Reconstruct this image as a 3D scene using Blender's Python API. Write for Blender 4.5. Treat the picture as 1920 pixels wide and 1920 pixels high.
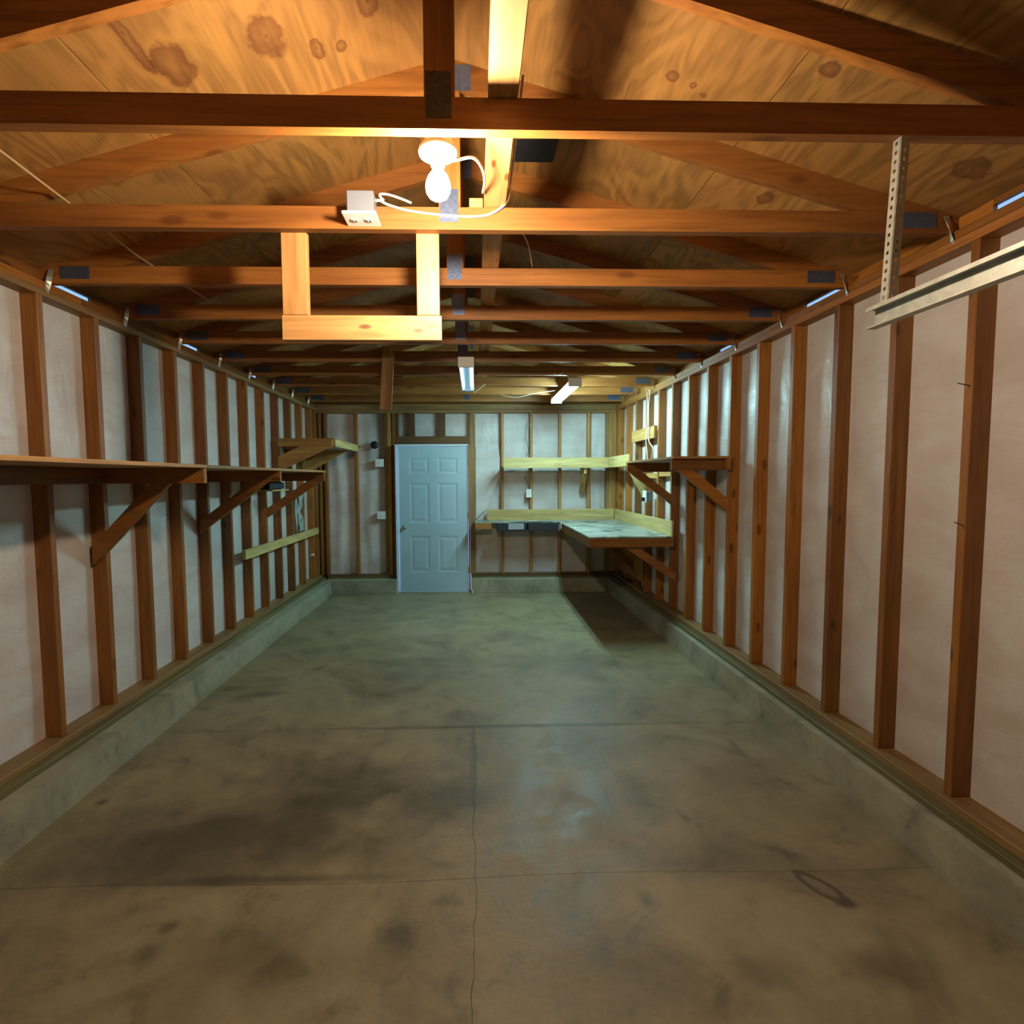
import bpy, bmesh, math, random
import numpy as np
from mathutils import Vector, Matrix
random.seed(7)
for o in list(bpy.data.objects): bpy.data.objects.remove(o)
sc = bpy.context.scene
COL = sc.collection

# ------------------------------------------------------------------ camera
CAMZ = 1.6136
yaw, pit, rol = .0284, .0639, -.005
c, s = math.cos(yaw), math.sin(yaw); cp, sp = math.cos(pit), math.sin(pit); cr, sr = math.cos(rol), math.sin(rol)
F = Vector((s*cp, c*cp, -sp)); U = Vector((s*sp, c*sp, cp)); R = Vector((c, -s, 0))
R2 = R*cr + U*sr; U2 = U*cr - R*sr
cd = bpy.data.cameras.new('camera'); cam = bpy.data.objects.new('camera', cd); COL.objects.link(cam)
cam.matrix_world = Matrix(((R2.x, U2.x, -F.x, 0), (R2.y, U2.y, -F.y, 0), (R2.z, U2.z, -F.z, CAMZ), (0, 0, 0, 1)))
cd.sensor_width = 36; cd.lens = 996.08/1920*36; cd.shift_x = (960-918.9)/1920; cd.clip_start = .02
sc.camera = cam

# ------------------------------------------------------------------ world, exposure
sc.view_settings.view_transform = 'Standard'; sc.view_settings.look = 'None'
sc.view_settings.gamma = 1; sc.view_settings.use_curve_mapping = False
sc.view_settings.exposure = 0.0
w = bpy.data.worlds.new('sky'); sc.world = w; w.use_nodes = True
bg = w.node_tree.nodes['Background']; bg.inputs[0].default_value = (.36, .62, 1, 1); bg.inputs[1].default_value = 1.0

BULB_L = 1450; BULB_C = (1, .80, .56)
TUBE1_L = 3.2; TUBE1_C = (.30, .60, 1)
TUBE2_L = 300; TUBE2_C = (.50, .95, 1)

# ------------------------------------------------------------------ material helpers
class NT:
    def __init__(s, name):
        s.m = bpy.data.materials.new(name); s.m.use_nodes = True; s.t = s.m.node_tree
        s.b = s.t.nodes['Principled BSDF']; s.out = s.t.nodes['Material Output']
    def n(s, typ, props=None, **inp):
        nd = s.t.nodes.new(typ)
        for k, v in (props or {}).items(): setattr(nd, k, v)
        for k, v in inp.items():
            key = int(k[1:]) if k[0] == '_' else k
            s.set(nd.inputs[key], v)
        return nd
    def set(s, sock, v):
        if isinstance(v, bpy.types.NodeSocket): s.t.links.new(v, sock)
        else: sock.default_value = v
    def math(s, op, a, b=0.0, clamp=False):
        nd = s.n('ShaderNodeMath', {'operation': op, 'use_clamp': clamp}, _0=a, _1=b); return nd.outputs[0]
    def ramp(s, fac, stops, interp='LINEAR'):
        nd = s.n('ShaderNodeValToRGB', None, _0=fac); cr_ = nd.color_ramp; cr_.interpolation = interp
        while len(cr_.elements) < len(stops): cr_.elements.new(.5)
        for e, (p, col) in zip(cr_.elements, stops):
            e.position = p; e.color = (col[0], col[1], col[2], 1) if isinstance(col, (tuple, list)) else (col, col, col, 1)
        return nd.outputs[0]
    def mix(s, fac, a, b, mode='MIX'):
        nd = s.n('ShaderNodeMix', {'data_type': 'RGBA', 'blend_type': mode})
        s.set(nd.inputs[0], fac)
        for i, v in ((6, a), (7, b)):
            if isinstance(v, tuple): v = (v[0], v[1], v[2], 1)
            s.set(nd.inputs[i], v)
        return nd.outputs[2]
    def noise(s, vec, scale, detail=4, rough=.5, dist=0):
        return s.n('ShaderNodeTexNoise', None, Vector=vec, Scale=scale, Detail=detail, Roughness=rough, Distortion=dist).outputs[0]
    def mapping(s, vec, scale=(1, 1, 1), loc=(0, 0, 0)):
        return s.n('ShaderNodeMapping', None, Vector=vec, Scale=scale, Location=loc).outputs[0]
    def bump(s, h, strength=.3, dist=.01):
        s.t.links.new(s.n('ShaderNodeBump', None, Strength=strength, Distance=dist, Height=h).outputs[0], s.b.inputs['Normal'])
def sc3(c_, k): return tuple(min(1, x*k) for x in c_)

def wood(name, base, knots=.6, vary=.25, rough=.55, ks=2.6):
    M = NT(name)
    tc = M.n('ShaderNodeTexCoord').outputs['Object']
    rnd = M.n('ShaderNodeObjectInfo').outputs['Random']
    off = M.n('ShaderNodeCombineXYZ', None, X=M.math('MULTIPLY', rnd, 37.0), Y=M.math('MULTIPLY', rnd, 13.0), Z=M.math('MULTIPLY', rnd, 7.0)).outputs[0]
    p = M.n('ShaderNodeVectorMath', {'operation': 'ADD'}, _0=tc, _1=off).outputs[0]
    g1 = M.noise(M.mapping(p, (1.2, 22, 22)), 2.2, 5, .6, .4)
    g2 = M.noise(M.mapping(p, (.9, 6, 6)), 1.6, 3, .5)
    col = M.ramp(g1, [(.25, sc3(base, .52)), (.5, base), (.75, sc3(base, 1.25))])
    col = M.mix(M.ramp(g2, [(.35, 0.0), (.68, .62)]), col, (base[0]*.58, base[1]*.45, base[2]*.38))
    v = M.n('ShaderNodeTexVoronoi', {'feature': 'F1'}, Vector=M.mapping(p, (1.0, 2.6, 2.6)), Scale=ks).outputs['Distance']
    kn = M.ramp(v, [(.0, 1.0), (.10, .85), (.17, 0.0)])
    col = M.mix(M.math('MULTIPLY', kn, knots), col, (base[0]*.25, base[1]*.15, base[2]*.12))
    br = M.math('ADD', M.math('MULTIPLY', rnd, vary*2), 1-vary)
    col = M.mix(1.0, col, M.n('ShaderNodeCombineColor', None, Red=br, Green=br, Blue=br).outputs[0], 'MULTIPLY')
    M.set(M.b.inputs['Base Color'], col); M.b.inputs['Roughness'].default_value = rough
    M.bump(g1, .25, .003)
    return M.m
def plain(name, col, rough=.5, metal=0.0, noise=.0, nscale=20, bump=0.0):
    M = NT(name)
    M.b.inputs['Roughness'].default_value = rough; M.b.inputs['Metallic'].default_value = metal
    tc = M.n('ShaderNodeTexCoord').outputs['Object']
    n = M.noise(tc, nscale, 4)
    M.set(M.b.inputs['Base Color'], M.ramp(n, [(.3, sc3(col, 1-noise)), (.7, sc3(col, 1+noise))]))
    if bump: M.bump(n, bump, .004)
    return M.m
def emit(name, col, L):
    M = NT(name); M.b.inputs['Base Color'].default_value = (.9, .9, .9, 1)
    M.b.inputs['Emission Color'].default_value = (*col, 1); M.b.inputs['Emission Strength'].default_value = L
    return M.m

W_STUD = wood('wood_stud', (.29, .112, .014), .9, .34, .5, 3.2)
W_TRUSS = wood('wood_truss', (.33, .128, .024), .6, .16)
W_NEW = wood('wood_new', (.52, .29, .105), 1.0, .06, .5, 5.0)
W_SHELF = wood('wood_shelf', (.42, .225, .062), .4, .12)
W_YEL = wood('wood_pale', (.56, .43, .17), .2, .08)
W_SILL = wood('wood_sill', (.27, .16, .055), .4, .1)
W_DARK = wood('wood_dark', (.13, .062, .018), .4, .2)
W_TREAT = wood('wood_treated', (.16, .15, .06), .3, .1)
M_GANG = plain('gang_metal', (.16, .21, .36), .36, .75, .2, 60, .2)
M_GANG2 = plain('gang_metal_shaded', (.10, .07, .06), .6, .3, .3, 60, .2)  # darker plate copy, the nearest truss's shade put into its colour
M_GALV = plain('galvanised', (.50, .52, .48), .42, .7, .15, 40)
M_WHITE = plain('white_plastic', (.72, .72, .70), .35)
M_CABLE = plain('cable_white', (.70, .62, .50), .5)
M_CORD = plain('cord_tan', (.45, .34, .18), .7)
M_GREYBOX = plain('grey_box', (.13, .145, .175), .45)
M_DARK = plain('dark_plastic', (.008, .009, .013), .6)
M_SLOT = plain('slot_dark', (.02, .02, .02), .6)
M_HOUSE = plain('fixture_enamel', (.62, .63, .60), .3)
M_DOOR = plain('door_paint', (.38, .50, .58), .42, 0, .04, 3)
M_JAMB = plain('jamb_paint', (.62, .68, .74), .5)
M_BRASS = plain('knob_metal', (.55, .50, .42), .25, 1)
M_SHELL = plain('sheathing_board', (.16, .12, .08), .8)
M_ROOF = plain('added_roof_felt', (.05, .05, .05), .9)
M_FRONT = plain('added_door_steel', (.50, .47, .42), .5)
M_NAIL = plain('nail_steel', (.10, .08, .08), .5, .8)
M_PLAST = plain('plastic_film', (.30, .36, .35), .18, 0, .3, 12, .9)
M_DGREY = plain('grey_cardboard', (.26, .27, .30), .6)

# insulation behind poly film
def film():
    M = NT('poly_film'); P = M.n('ShaderNodeNewGeometry').outputs['Position']
    n1 = M.noise(M.mapping(P, (1, 1, 2.2)), 2.3, 4, .55, .6)
    n2 = M.noise(M.mapping(P, (3, 3, 9)), 3.0, 5, .6, 1.5)
    col = M.ramp(n1, [(.3, (.50, .44, .42)), (.52, (.57, .53, .52)), (.7, (.61, .60, .60))])
    col = M.mix(M.ramp(n2, [(.55, 0.0), (.68, .22)]), col, (.50, .40, .33))
    M.set(M.b.inputs['Base Color'], col)
    M.set(M.b.inputs['Roughness'], M.ramp(n2, [(.3, .30), (.7, .5)]))
    n3 = M.noise(M.mapping(P, (3, 3, 1.5)), 2.2, 3, .5, 1.5)
    M.bump(M.math('ADD', M.math('MULTIPLY', n2, .35), n3), .4, .02)
    return M.m
M_FILM = film()

def plywood():
    M = NT('plywood'); P = M.n('ShaderNodeNewGeometry').outputs['Position']
    rnd = M.n('ShaderNodeObjectInfo').outputs['Random']
    off = M.n('ShaderNodeCombineXYZ', None, X=M.math('MULTIPLY', rnd, 5.0), Y=M.math('MULTIPLY', rnd, 11.0)).outputs[0]
    p = M.n('ShaderNodeVectorMath', {'operation': 'ADD'}, _0=P, _1=off).outputs[0]
    n0 = M.noise(M.mapping(p, (1.6, .55, 1.6)), 2.0, 3, .5, .8)
    rings = M.math('SINE', M.math('MULTIPLY', n0, 55.0))
    fine = M.noise(M.mapping(p, (40, 2.5, 40)), 2.0, 4, .6)
    base = (.37, .188, .048)
    col = M.ramp(M.math('MULTIPLY_ADD', rings, .5), [(0, 0.0), (1, 1.0)])
    rr = M.math('ADD', M.math('MULTIPLY', rings, .22), M.math('MULTIPLY', fine, .9))
    col = M.ramp(rr, [(.15, sc3(base, .66)), (.5, base), (.85, sc3(base, 1.25))])
    big = M.noise(M.mapping(p, (1, .6, 1)), 1.4, 2)
    col = M.mix(M.ramp(big, [(.4, 0.0), (.7, .5)]), col, (.30, .125, .032))
    sep = M.n('ShaderNodeSeparateXYZ', None, _0=P)
    wob = M.noise(P, 16, 4, .6)
    for (x, y, rx, ry) in ((-.705, 1.945, .055, .075), (-1.03, 1.96, .05, .09), (-1.10, 1.80, .018, .16), (-.478, 2.06, .018, .024), (-.352, 1.92, .035, .06),
                           (-.561, 2.045, .02, .04), (.73, 2.01, .022, .02), (1.17, 1.80, .03, .03), (.81, 2.02, .012, .014), (1.86, 2.0, .06, .05), (.86, 2.05, .012, .01),
                           (-1.52, 2.35, .03, .07), (.55, 2.32, .02, .03), (1.35, 2.5, .03, .05)):
        dx = M.math('DIVIDE', M.math('SUBTRACT', sep.outputs[0], x), rx)
        dy = M.math('DIVIDE', M.math('SUBTRACT', sep.outputs[1], y), ry)
        d = M.math('SQRT', M.math('ADD', M.math('MULTIPLY', dx, dx), M.math('MULTIPLY', dy, dy)))
        d = M.math('ADD', d, M.math('MULTIPLY', M.math('SUBTRACT', wob, .5), 1.5))
        k = M.ramp(M.math('MULTIPLY', d, .5), [(0, .75), (.1, .3), (.22, .5), (.38, .62), (.48, .75), (.62, 0.0)])
        col = M.mix(k, col, (.12, .034, .010))
    br = M.math('ADD', M.math('MULTIPLY', rnd, .35), .82)
    col = M.mix(1.0, col, M.n('ShaderNodeCombineColor', None, Red=br, Green=br, Blue=br).outputs[0], 'MULTIPLY')
    M.set(M.b.inputs['Base Color'], col); M.b.inputs['Roughness'].default_value = .6
    M.bump(fine, .2, .003)
    return M.m
M_PLY = plywood()

def concrete(name, floor=True):
    M = NT(name); P = M.n('ShaderNodeNewGeometry').outputs['Position']
    sep = M.n('ShaderNodeSeparateXYZ', None, _0=P)
    a = M.noise(P, 1.7, 6, .66, .9); b = M.noise(P, 5.5, 5, .62, .5); cc = M.noise(P, 45, 3, .6)
    base = (.262, .213, .124) if floor else (.31, .295, .205)
    col = M.ramp(a, [(.3, sc3(base, .66)), (.5, base), (.72, sc3(base, 1.28))])
    col = M.mix(1.0, col, M.ramp(b, [(.30, .62), (.44, .92), (.6, 1.0), (.75, 1.0)]), 'MULTIPLY')
    col = M.mix(1.0, col, M.ramp(cc, [(.3, .9), (.7, 1.0)]), 'MULTIPLY')
    if floor:
        wob = M.noise(P, 3.2, 4, .6); wob2 = M.noise(P, 14, 3, .6)
        st = [(-1.10, 2.34, .72, .31, .85), (-.72, 2.74, .42, .28, .7), (-.20, 2.56, .36, .20, .7), (-1.42, 2.12, .40, .12, .5),
              (-.285, 1.785, .075, .085, .75), (-.35, 1.72, .16, .12, .3), (.15, 2.72, .22, .35, .35), (.64, 3.1, .30, .28, .4), (.60, 2.55, .25, .22, .35),
              (-1.62, 3.95, .14, .07, .55), (-1.88, 4.07, .13, .06, .5), (-1.90, 3.70, .06, .05, .45), (-1.883, 2.62, .035, .035, .8),
              (-1.128, 1.743, .05, .05, .6), (-1.12, 1.85, .035, .03, .6), (-.124, 1.935, .06, .035, .55), (.649, 1.91, .04, .05, .5),
              (1.33, 1.62, .14, .08, .55), (.93, 1.6, .12, .06, .4), (.45, 1.65, .3, .15, .35), (-.85, 1.72, .3, .22, .35), (1.5, 2.75, .3, .15, .25), (-.5, 4.3, .6, .5, .25),
              (.45, 4.6, .5, .35, .2), (-1.2, 4.9, .5, .4, .2), (.9, 2.1, .25, .14, .3), (1.395, 1.87, .05, .025, .85), (.3, 3.36, 1.1, .03, .6), (-.95, 2.07, .62, .03, .75), (-.02, 2.95, .025, .45, .5)]
        for (x, y, rx, ry, k) in st:
            dx = M.math('DIVIDE', M.math('SUBTRACT', sep.outputs[0], x), rx)
            dy = M.math('DIVIDE', M.math('SUBTRACT', sep.outputs[1], y), ry)
            d = M.math('SQRT', M.math('ADD', M.math('MULTIPLY', dx, dx), M.math('MULTIPLY', dy, dy)))
            wv = wob if rx > .1 else wob2
            d = M.math('ADD', d, M.math('MULTIPLY', M.math('SUBTRACT', wv, .5), 1.5))
            f = M.ramp(M.math('MULTIPLY', d, .5), [(.15, k), (.62, 0.0)])
            col = M.mix(f, col, (.062, .052, .030))
        # rusty ring stain
        ang = .55
        ux = M.math('ADD', M.math('MULTIPLY', M.math('SUBTRACT', sep.outputs[0], 1.35), math.cos(ang)), M.math('MULTIPLY', M.math('SUBTRACT', sep.outputs[1], 1.955), math.sin(ang)))
        uy = M.math('SUBTRACT', M.math('MULTIPLY', M.math('SUBTRACT', sep.outputs[1], 1.955), math.cos(ang)), M.math('MULTIPLY', M.math('SUBTRACT', sep.outputs[0], 1.35), math.sin(ang)))
        ux = M.math('DIVIDE', ux, .035); uy = M.math('DIVIDE', uy, .085)
        d = M.math('SQRT', M.math('ADD', M.math('MULTIPLY', ux, ux), M.math('MULTIPLY', uy, uy)))
        d = M.math('ADD', d, M.math('MULTIPLY', M.math('SUBTRACT', wob2, .5), 1.0))
        col = M.mix(M.ramp(M.math('MULTIPLY', d, .5), [(.30, 0.0), (.42, .85), (.56, .85), (.72, 0.0)]), col, (.075, .045, .03))
    M.set(M.b.inputs['Base Color'], col)
    M.set(M.b.inputs['Roughness'], M.ramp(b, [(.3, .42 if floor else .7), (.7, .62 if floor else .9)]))
    M.bump(M.math('ADD', b, M.math('MULTIPLY', cc, .4)), .35, .008)
    return M.m
M_FLOOR = concrete('concrete_floor'); M_CURB = concrete('concrete_curb', False)

def benchtop():
    M = NT('bench_top_paint'); P = M.n('ShaderNodeNewGeometry').outputs['Position']
    a = M.noise(P, 3.5, 5, .65, 1.2)
    col = M.ramp(a, [(.38, (.06, .075, .07)), (.47, (.24, .27, .24)), (.60, (.34, .36, .31)), (.68, (.55, .56, .50))])
    M.set(M.b.inputs['Base Color'], col); M.b.inputs['Roughness'].default_value = .35
    return M.m
M_BENCH = benchtop()

# ------------------------------------------------------------------ object helpers
def adopt(o, parent):
    if parent is not None:
        o.parent = parent; o.matrix_parent_inverse = parent.matrix_basis.inverted()
def link(name, me, mat, parent=None, M=None):
    if mat is not None and not me.materials: me.materials.append(mat)
    o = bpy.data.objects.new(name, me); COL.objects.link(o)
    if M is not None: o.matrix_basis = M
    adopt(o, parent)
    return o
def tag(o, label=None, cat=None, group=None, kind=None):
    if label: o['label'] = label
    if cat: o['category'] = cat
    if group: o['group'] = group
    if kind: o['kind'] = kind
    return o
def thing(name, loc, label, cat, group=None):
    o = bpy.data.objects.new(name, None); COL.objects.link(o); o.location = loc; o.empty_display_size = .1
    return tag(o, label, cat, group)
_cache = {}
def box_mesh(l, w_, h, bev, mat):
    key = (round(l, 4), round(w_, 4), round(h, 4), round(bev, 4), mat.name)
    if key in _cache: return _cache[key]
    bm = bmesh.new(); bmesh.ops.create_cube(bm, size=1)
    bmesh.ops.scale(bm, vec=(l, w_, h), verts=bm.verts)
    if bev: bmesh.ops.bevel(bm, geom=bm.edges[:], offset=min(bev, min(l, w_, h)*.3), segments=1, affect='EDGES')
    me = bpy.data.meshes.new('board'); bm.to_mesh(me); bm.free(); me.materials.append(mat); _cache[key] = me
    return me
def obox(name, cen, ex, ey, l, w_, h, mat, parent=None, bev=.0025):
    """box: length l along ex, width w_ along ey, height h along ex x ey"""
    ex = Vector(ex).normalized(); ey = Vector(ey); ey = (ey - ex*ey.dot(ex)).normalized(); ez = ex.cross(ey)
    M = Matrix(((ex.x, ey.x, ez.x, cen[0]), (ex.y, ey.y, ez.y, cen[1]), (ex.z, ey.z, ez.z, cen[2]), (0, 0, 0, 1)))
    return link(name, box_mesh(l, w_, h, bev, mat), None, parent, M)
AX = (Vector((1, 0, 0)), Vector((0, 1, 0)), Vector((0, 0, 1)))
def box(name, x0, x1, y0, y1, z0, z1, mat, parent=None, bev=.0025):
    d = (abs(x1-x0), abs(y1-y0), abs(z1-z0)); cen = ((x0+x1)/2, (y0+y1)/2, (z0+z1)/2)
    i = d.index(max(d)); j = (i+1) % 3; k = (i+2) % 3
    return obox(name, cen, AX[i], AX[j], d[i], d[j], d[k], mat, parent, bev)
def beam(name, a, b, w_, t, wide, mat, parent=None, bev=.0025):
    """board from a to b; w_ along direction 'wide', t the thickness"""
    a = Vector(a); b = Vector(b)
    return obox(name, (a+b)/2, b-a, wide, (b-a).length, w_, t, mat, parent, bev)
def prism(name, poly, axis, lo, hi, mat, parent=None):
    """2D polygon extruded along axis ('y': poly in XZ, 'x': poly in YZ, 'z': poly in XY)"""
    n = len(poly)
    def P(p, t):
        return (p[0], t, p[1]) if axis == 'y' else ((t, p[0], p[1]) if axis == 'x' else (p[0], p[1], t))
    vs = [P(p, lo) for p in poly] + [P(p, hi) for p in poly]
    fs = [tuple(range(n)), tuple(range(2*n-1, n-1, -1))] + [(i, i+n, (i+1) % n+n, (i+1) % n) for i in range(n)]
    me = bpy.data.meshes.new(name); me.from_pydata(vs, [], fs)
    bm = bmesh.new(); bm.from_mesh(me); bmesh.ops.recalc_face_normals(bm, faces=bm.faces); bm.to_mesh(me); bm.free()
    return link(name, me, mat, parent)
def tube(name, pts, r, mat, parent=None, sides=8, smooth_it=True, flat=1.0):
    pts = [Vector(p) for p in pts]
    if smooth_it and len(pts) > 2:
        q = []
        for i in range(len(pts)-1):
            p0 = pts[max(i-1, 0)]; p1 = pts[i]; p2 = pts[i+1]; p3 = pts[min(i+2, len(pts)-1)]
            for k in range(6):
                t = k/6
                q.append(.5*((2*p1)+(p2-p0)*t+(2*p0-5*p1+4*p2-p3)*t*t+(3*p1-p0-3*p2+p3)*t**3))
        q.append(pts[-1]); pts = q
    vs, fs = [], []; up = Vector((0, 0, 1)); last = None
    for i, p in enumerate(pts):
        d = (pts[min(i+1, len(pts)-1)]-pts[max(i-1, 0)]).normalized()
        a = last if last is not None else (up if abs(d.z) < .9 else Vector((1, 0, 0)))
        a = (a-d*a.dot(d)).normalized(); last = a; b = d.cross(a)
        for k in range(sides):
            t = 2*math.pi*k/sides; vs.append(p+a*math.cos(t)*r+b*math.sin(t)*r*flat)
    for i in range(len(pts)-1):
        for k in range(sides):
            fs.append((i*sides+k, i*sides+(k+1) % sides, (i+1)*sides+(k+1) % sides, (i+1)*sides+k))
    fs.append(tuple(range(sides-1, -1, -1))); fs.append(tuple(range((len(pts)-1)*sides, len(pts)*sides)))
    me = bpy.data.meshes.new(name); me.from_pydata([tuple(v) for v in vs], [], fs)
    for p in me.polygons: p.use_smooth = len(p.vertices) == 4
    return link(name, me, mat, parent)
def lathe(name, cen, axis, prof, mat, parent=None, seg=32):
    """prof: list of (radius, distance along axis)"""
    ax = Vector(axis).normalized(); a = Vector((1, 0, 0)) if abs(ax.x) < .9 else Vector((0, 1, 0)); a = (a-ax*a.dot(ax)).normalized(); b = ax.cross(a)
    vs, fs = [], []; n = len(prof)
    for (r, h) in prof:
        for k in range(seg):
            t = 2*math.pi*k/seg; vs.append(tuple(Vector(cen)+ax*h+(a*math.cos(t)+b*math.sin(t))*max(r, 1e-5)))
    for i in range(n-1):
        for k in range(seg): fs.append((i*seg+k, i*seg+(k+1) % seg, (i+1)*seg+(k+1) % seg, (i+1)*seg+k))
    fs.append(tuple(range(seg-1, -1, -1))); fs.append(tuple(range((n-1)*seg, n*seg)))
    me = bpy.data.meshes.new(name); me.from_pydata(vs, [], fs)
    for p in me.polygons: p.use_smooth = len(p.vertices) == 4
    return link(name, me, mat, parent)

# ------------------------------------------------------------------ dimensions
XL, XR, YB, YF = -2.193, 2.002, 7.50, -1.20       # room faces of the studs
OL, OR, OB = XL-.089, XR+.089, YB+.089            # outer faces
ZC, ZS, ZP, ZT = .19, .256, 2.553, 2.63           # curb top, sill top, plate underside, plate top
XC = (XL+XR)/2; SP = .4064
PITCH = .28; LZ = 2.72+PITCH*1.725
def roofz(x): return LZ+.0965-PITCH*abs(x-XC)
TY = [1.62, 2.25, 2.88, 3.49, 4.10, 4.72, 5.33, 5.94, 6.55, 7.16]

# ------------------------------------------------------------------ floor
fl = box('floor', OL, OR, YF-.2, OB+.1, -.16, -.02, M_CURB, None, 0); tag(fl, kind='structure')
YJ1, YJ2 = 3.36, 2.05
def wig(x, k): return YJ1+.006*math.sin(x*5) if k else YJ2+.012*math.sin(x*3.1)
def crack(y): return -.012+.006*math.sin(y*7.1)+.004*math.sin(y*23+1)+.003*math.sin(y*51)
xs = np.linspace(OL, OR, 60)
g = .0008
prism('floor_slab', [(x, wig(x, 1)+g*3) for x in xs]+[(OR, OB), (OL, OB)], 'z', -.02, 0, M_FLOOR, fl)
ys_mid = np.linspace(YJ2, YJ1, 30)
lm = [(x, wig(x, 0)+g) for x in xs if x < crack(YJ2)-.01]+[(crack(YJ2)-g, YJ2+g)]+[(crack(y)-g, y) for y in ys_mid[1:-1]]+[(crack(YJ1)-g, YJ1-g)]+[(x, wig(x, 1)-g) for x in xs[::-1] if x < crack(YJ1)-.01]
rm = [(x, wig(x, 0)+g) for x in xs[::-1] if x > crack(YJ2)+.01]+[(crack(YJ2)+g, YJ2+g)]+[(crack(y)+g, y) for y in ys_mid[1:-1]]+[(crack(YJ1)+g, YJ1-g)]+[(x, wig(x, 1)-g) for x in xs if x > crack(YJ1)+.01]
prism('floor_slab', lm, 'z', -.02, 0, M_FLOOR, fl); prism('floor_slab', rm, 'z', -.02, 0, M_FLOOR, fl)
ys_n = np.linspace(YF-.2, YJ2, 90)
ln = [(OL, YF-.2)]+[(crack(y)-g, y) for y in ys_n[:-1]]+[(crack(YJ2)-g, YJ2-g)]+[(x, wig(x, 0)-g) for x in xs[::-1] if x < crack(YJ2)-.01]
rn = [(OR, YF-.2)]+[(crack(y)+g, y) for y in ys_n[:-1]]+[(crack(YJ2)+g, YJ2-g)]+[(x, wig(x, 0)-g) for x in xs if x > crack(YJ2)+.01]
prism('floor_slab', ln, 'z', -.02, 0, M_FLOOR, fl); prism('floor_slab', rn, 'z', -.02, 0, M_FLOOR, fl)

# ------------------------------------------------------------------ walls
def batt(parent, side, a0, a1, z0, z1, fold=0):
    """film-faced insulation between two studs; side L, R (a is y) or B (a is x)"""
    nu, nv = (24 if fold else 7), max(6, int((z1-z0)/.07)); vs, fs = [], []
    ph = random.random()*50
    for j in range(nv+1):
        for i in range(nu+1):
            u = i/nu; v = j/nv
            edge = min(1, 4*u*(1-u)+.05)*min(1, 6*v*(1-v)+.1)
            d = .084 - .009*edge + .004*math.sin(ph+v*9+u*3)*edge + .003*math.sin(ph*2+v*23-u*5)*edge
            d -= fold*edge*(.5+.5*math.sin(u*10+v*7*math.sin(ph)+2.2*math.sin(v*4+ph)))
            a = a0+(a1-a0)*u; z = z0+(z1-z0)*v
            vs.append((XL-d, a, z) if side == 'L' else ((XR+d, a, z) if side == 'R' else (a, YB+d, z)))
    for j in range(nv):
        for i in range(nu):
            k = j*(nu+1)+i; fs.append((k, k+1, k+nu+2, k+nu+1))
    me = bpy.data.meshes.new('insulation_batt'); me.from_pydata(vs, [], fs)
    for p in me.polygons: p.use_smooth = True
    return link('insulation_batt', me, M_FILM, parent)

def side_wall(name, side, y0, n0, n1):
    xi, xo, sg = (XL, OL, 1) if side == 'L' else (XR, OR, -1)
    wl = box(name, xo-sg*.015, xo-sg*.001, YF, OB, 0, ZT, M_SHELL, None, 0); tag(wl, kind='structure')
    curb = XL+.19 if side == 'L' else XR-.135
    # concrete stem wall, sloping slightly
    prism('stem_wall', [(xo, 0), (xo, ZC), (curb-sg*.012, ZC), (curb, 0)], 'y', YF, OB, M_CURB, wl)
    box('treated_sill_plate', xo, xi+sg*.075, YF, OB-.001, ZC, ZC+.030, W_TREAT, wl)
    box('sill_plate', xo, xi+sg*.03, YF, OB-.001, ZC+.030, ZS, W_SILL, wl)
    # doubled top plate, lower board a little proud
    for (ya, yb) in ((YF, 1.3), (1.303, 4.95), (4.953, OB-.001)):
        box('top_plate', xo, xi+sg*.002, ya, yb, ZP, ZP+.038, W_SILL if side == 'L' else W_TRUSS, wl)
    for (ya, yb) in ((YF, 3.1), (3.103, OB-.001)):
        box('top_plate', xo, xi-sg*.003, ya, yb, ZP+.0385, ZT, W_STUD, wl)
    ysd = []
    for i in range(n0, n1+1):
        y = y0+i*SP
        if y+.038 > YB-.02: continue
        st = box('stud', xo, xi, y, y+.038, ZS, ZP, W_STUD, wl); ysd.append(y)
        if side == 'R' and i == 0:
            tube('nail', [(XR+.01, y+.012, 1.975), (XR-.055, y+.006, 1.985)], .0022, M_NAIL, st, 6, False)
            tube('nail', [(XR+.01, y+.012, 1.405), (XR-.05, y-.004, 1.425)], .0022, M_NAIL, st, 6, False)
    box('corner_stud', xo, xi, YB-.04, YB-.002, ZS, ZP, W_STUD, wl); ysd.append(YB-.04)
    for a, b in zip([YF-.04]+ysd[:-1], ysd):
        if b-(a+.038) > .02: batt(wl, side, a+.038, b, ZS, ZP)
    return wl
WL = side_wall('wall_left', 'L', 2.794, -9, 11)
WR = side_wall('wall_right', 'R', 2.107, -8, 13)
# eave blocking with the vent slits that show daylight
def eave(parent, side, slits):
    xo, sg = (OL, 1) if side == 'L' else (OR, -1)
    edges = [YF]+TY+[OB]
    x0, x1 = xo+sg*.03, xo+sg*.05
    zt = roofz(x0)-.001 if side == 'R' else roofz(x0)-.001
    k = 0
    for a, b in zip(edges[:-1], edges[1:]):
        ya = a+.039 if a != YF else YF; yb = b-.001
        hit = [q for q in slits if ya-.05 < (q[0]+q[1])/2 < yb]
        if hit:
            s0, s1 = max(ya, hit[0][0]), min(yb, hit[0][1])
            if s0-ya > .004: box('blocking', x0, x1, ya, s0, ZT, zt, W_STUD, parent, .001)
            if yb-s1 > .004: box('blocking', x0, x1, s1, yb, ZT, zt, W_STUD, parent, .001)
            box('blocking', x0, x1, s0, s1, ZT+.042, zt, W_STUD, parent, .001)
        else:
            box('blocking', x0, x1, ya, yb, ZT, zt, W_STUD, parent, .001)
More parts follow.
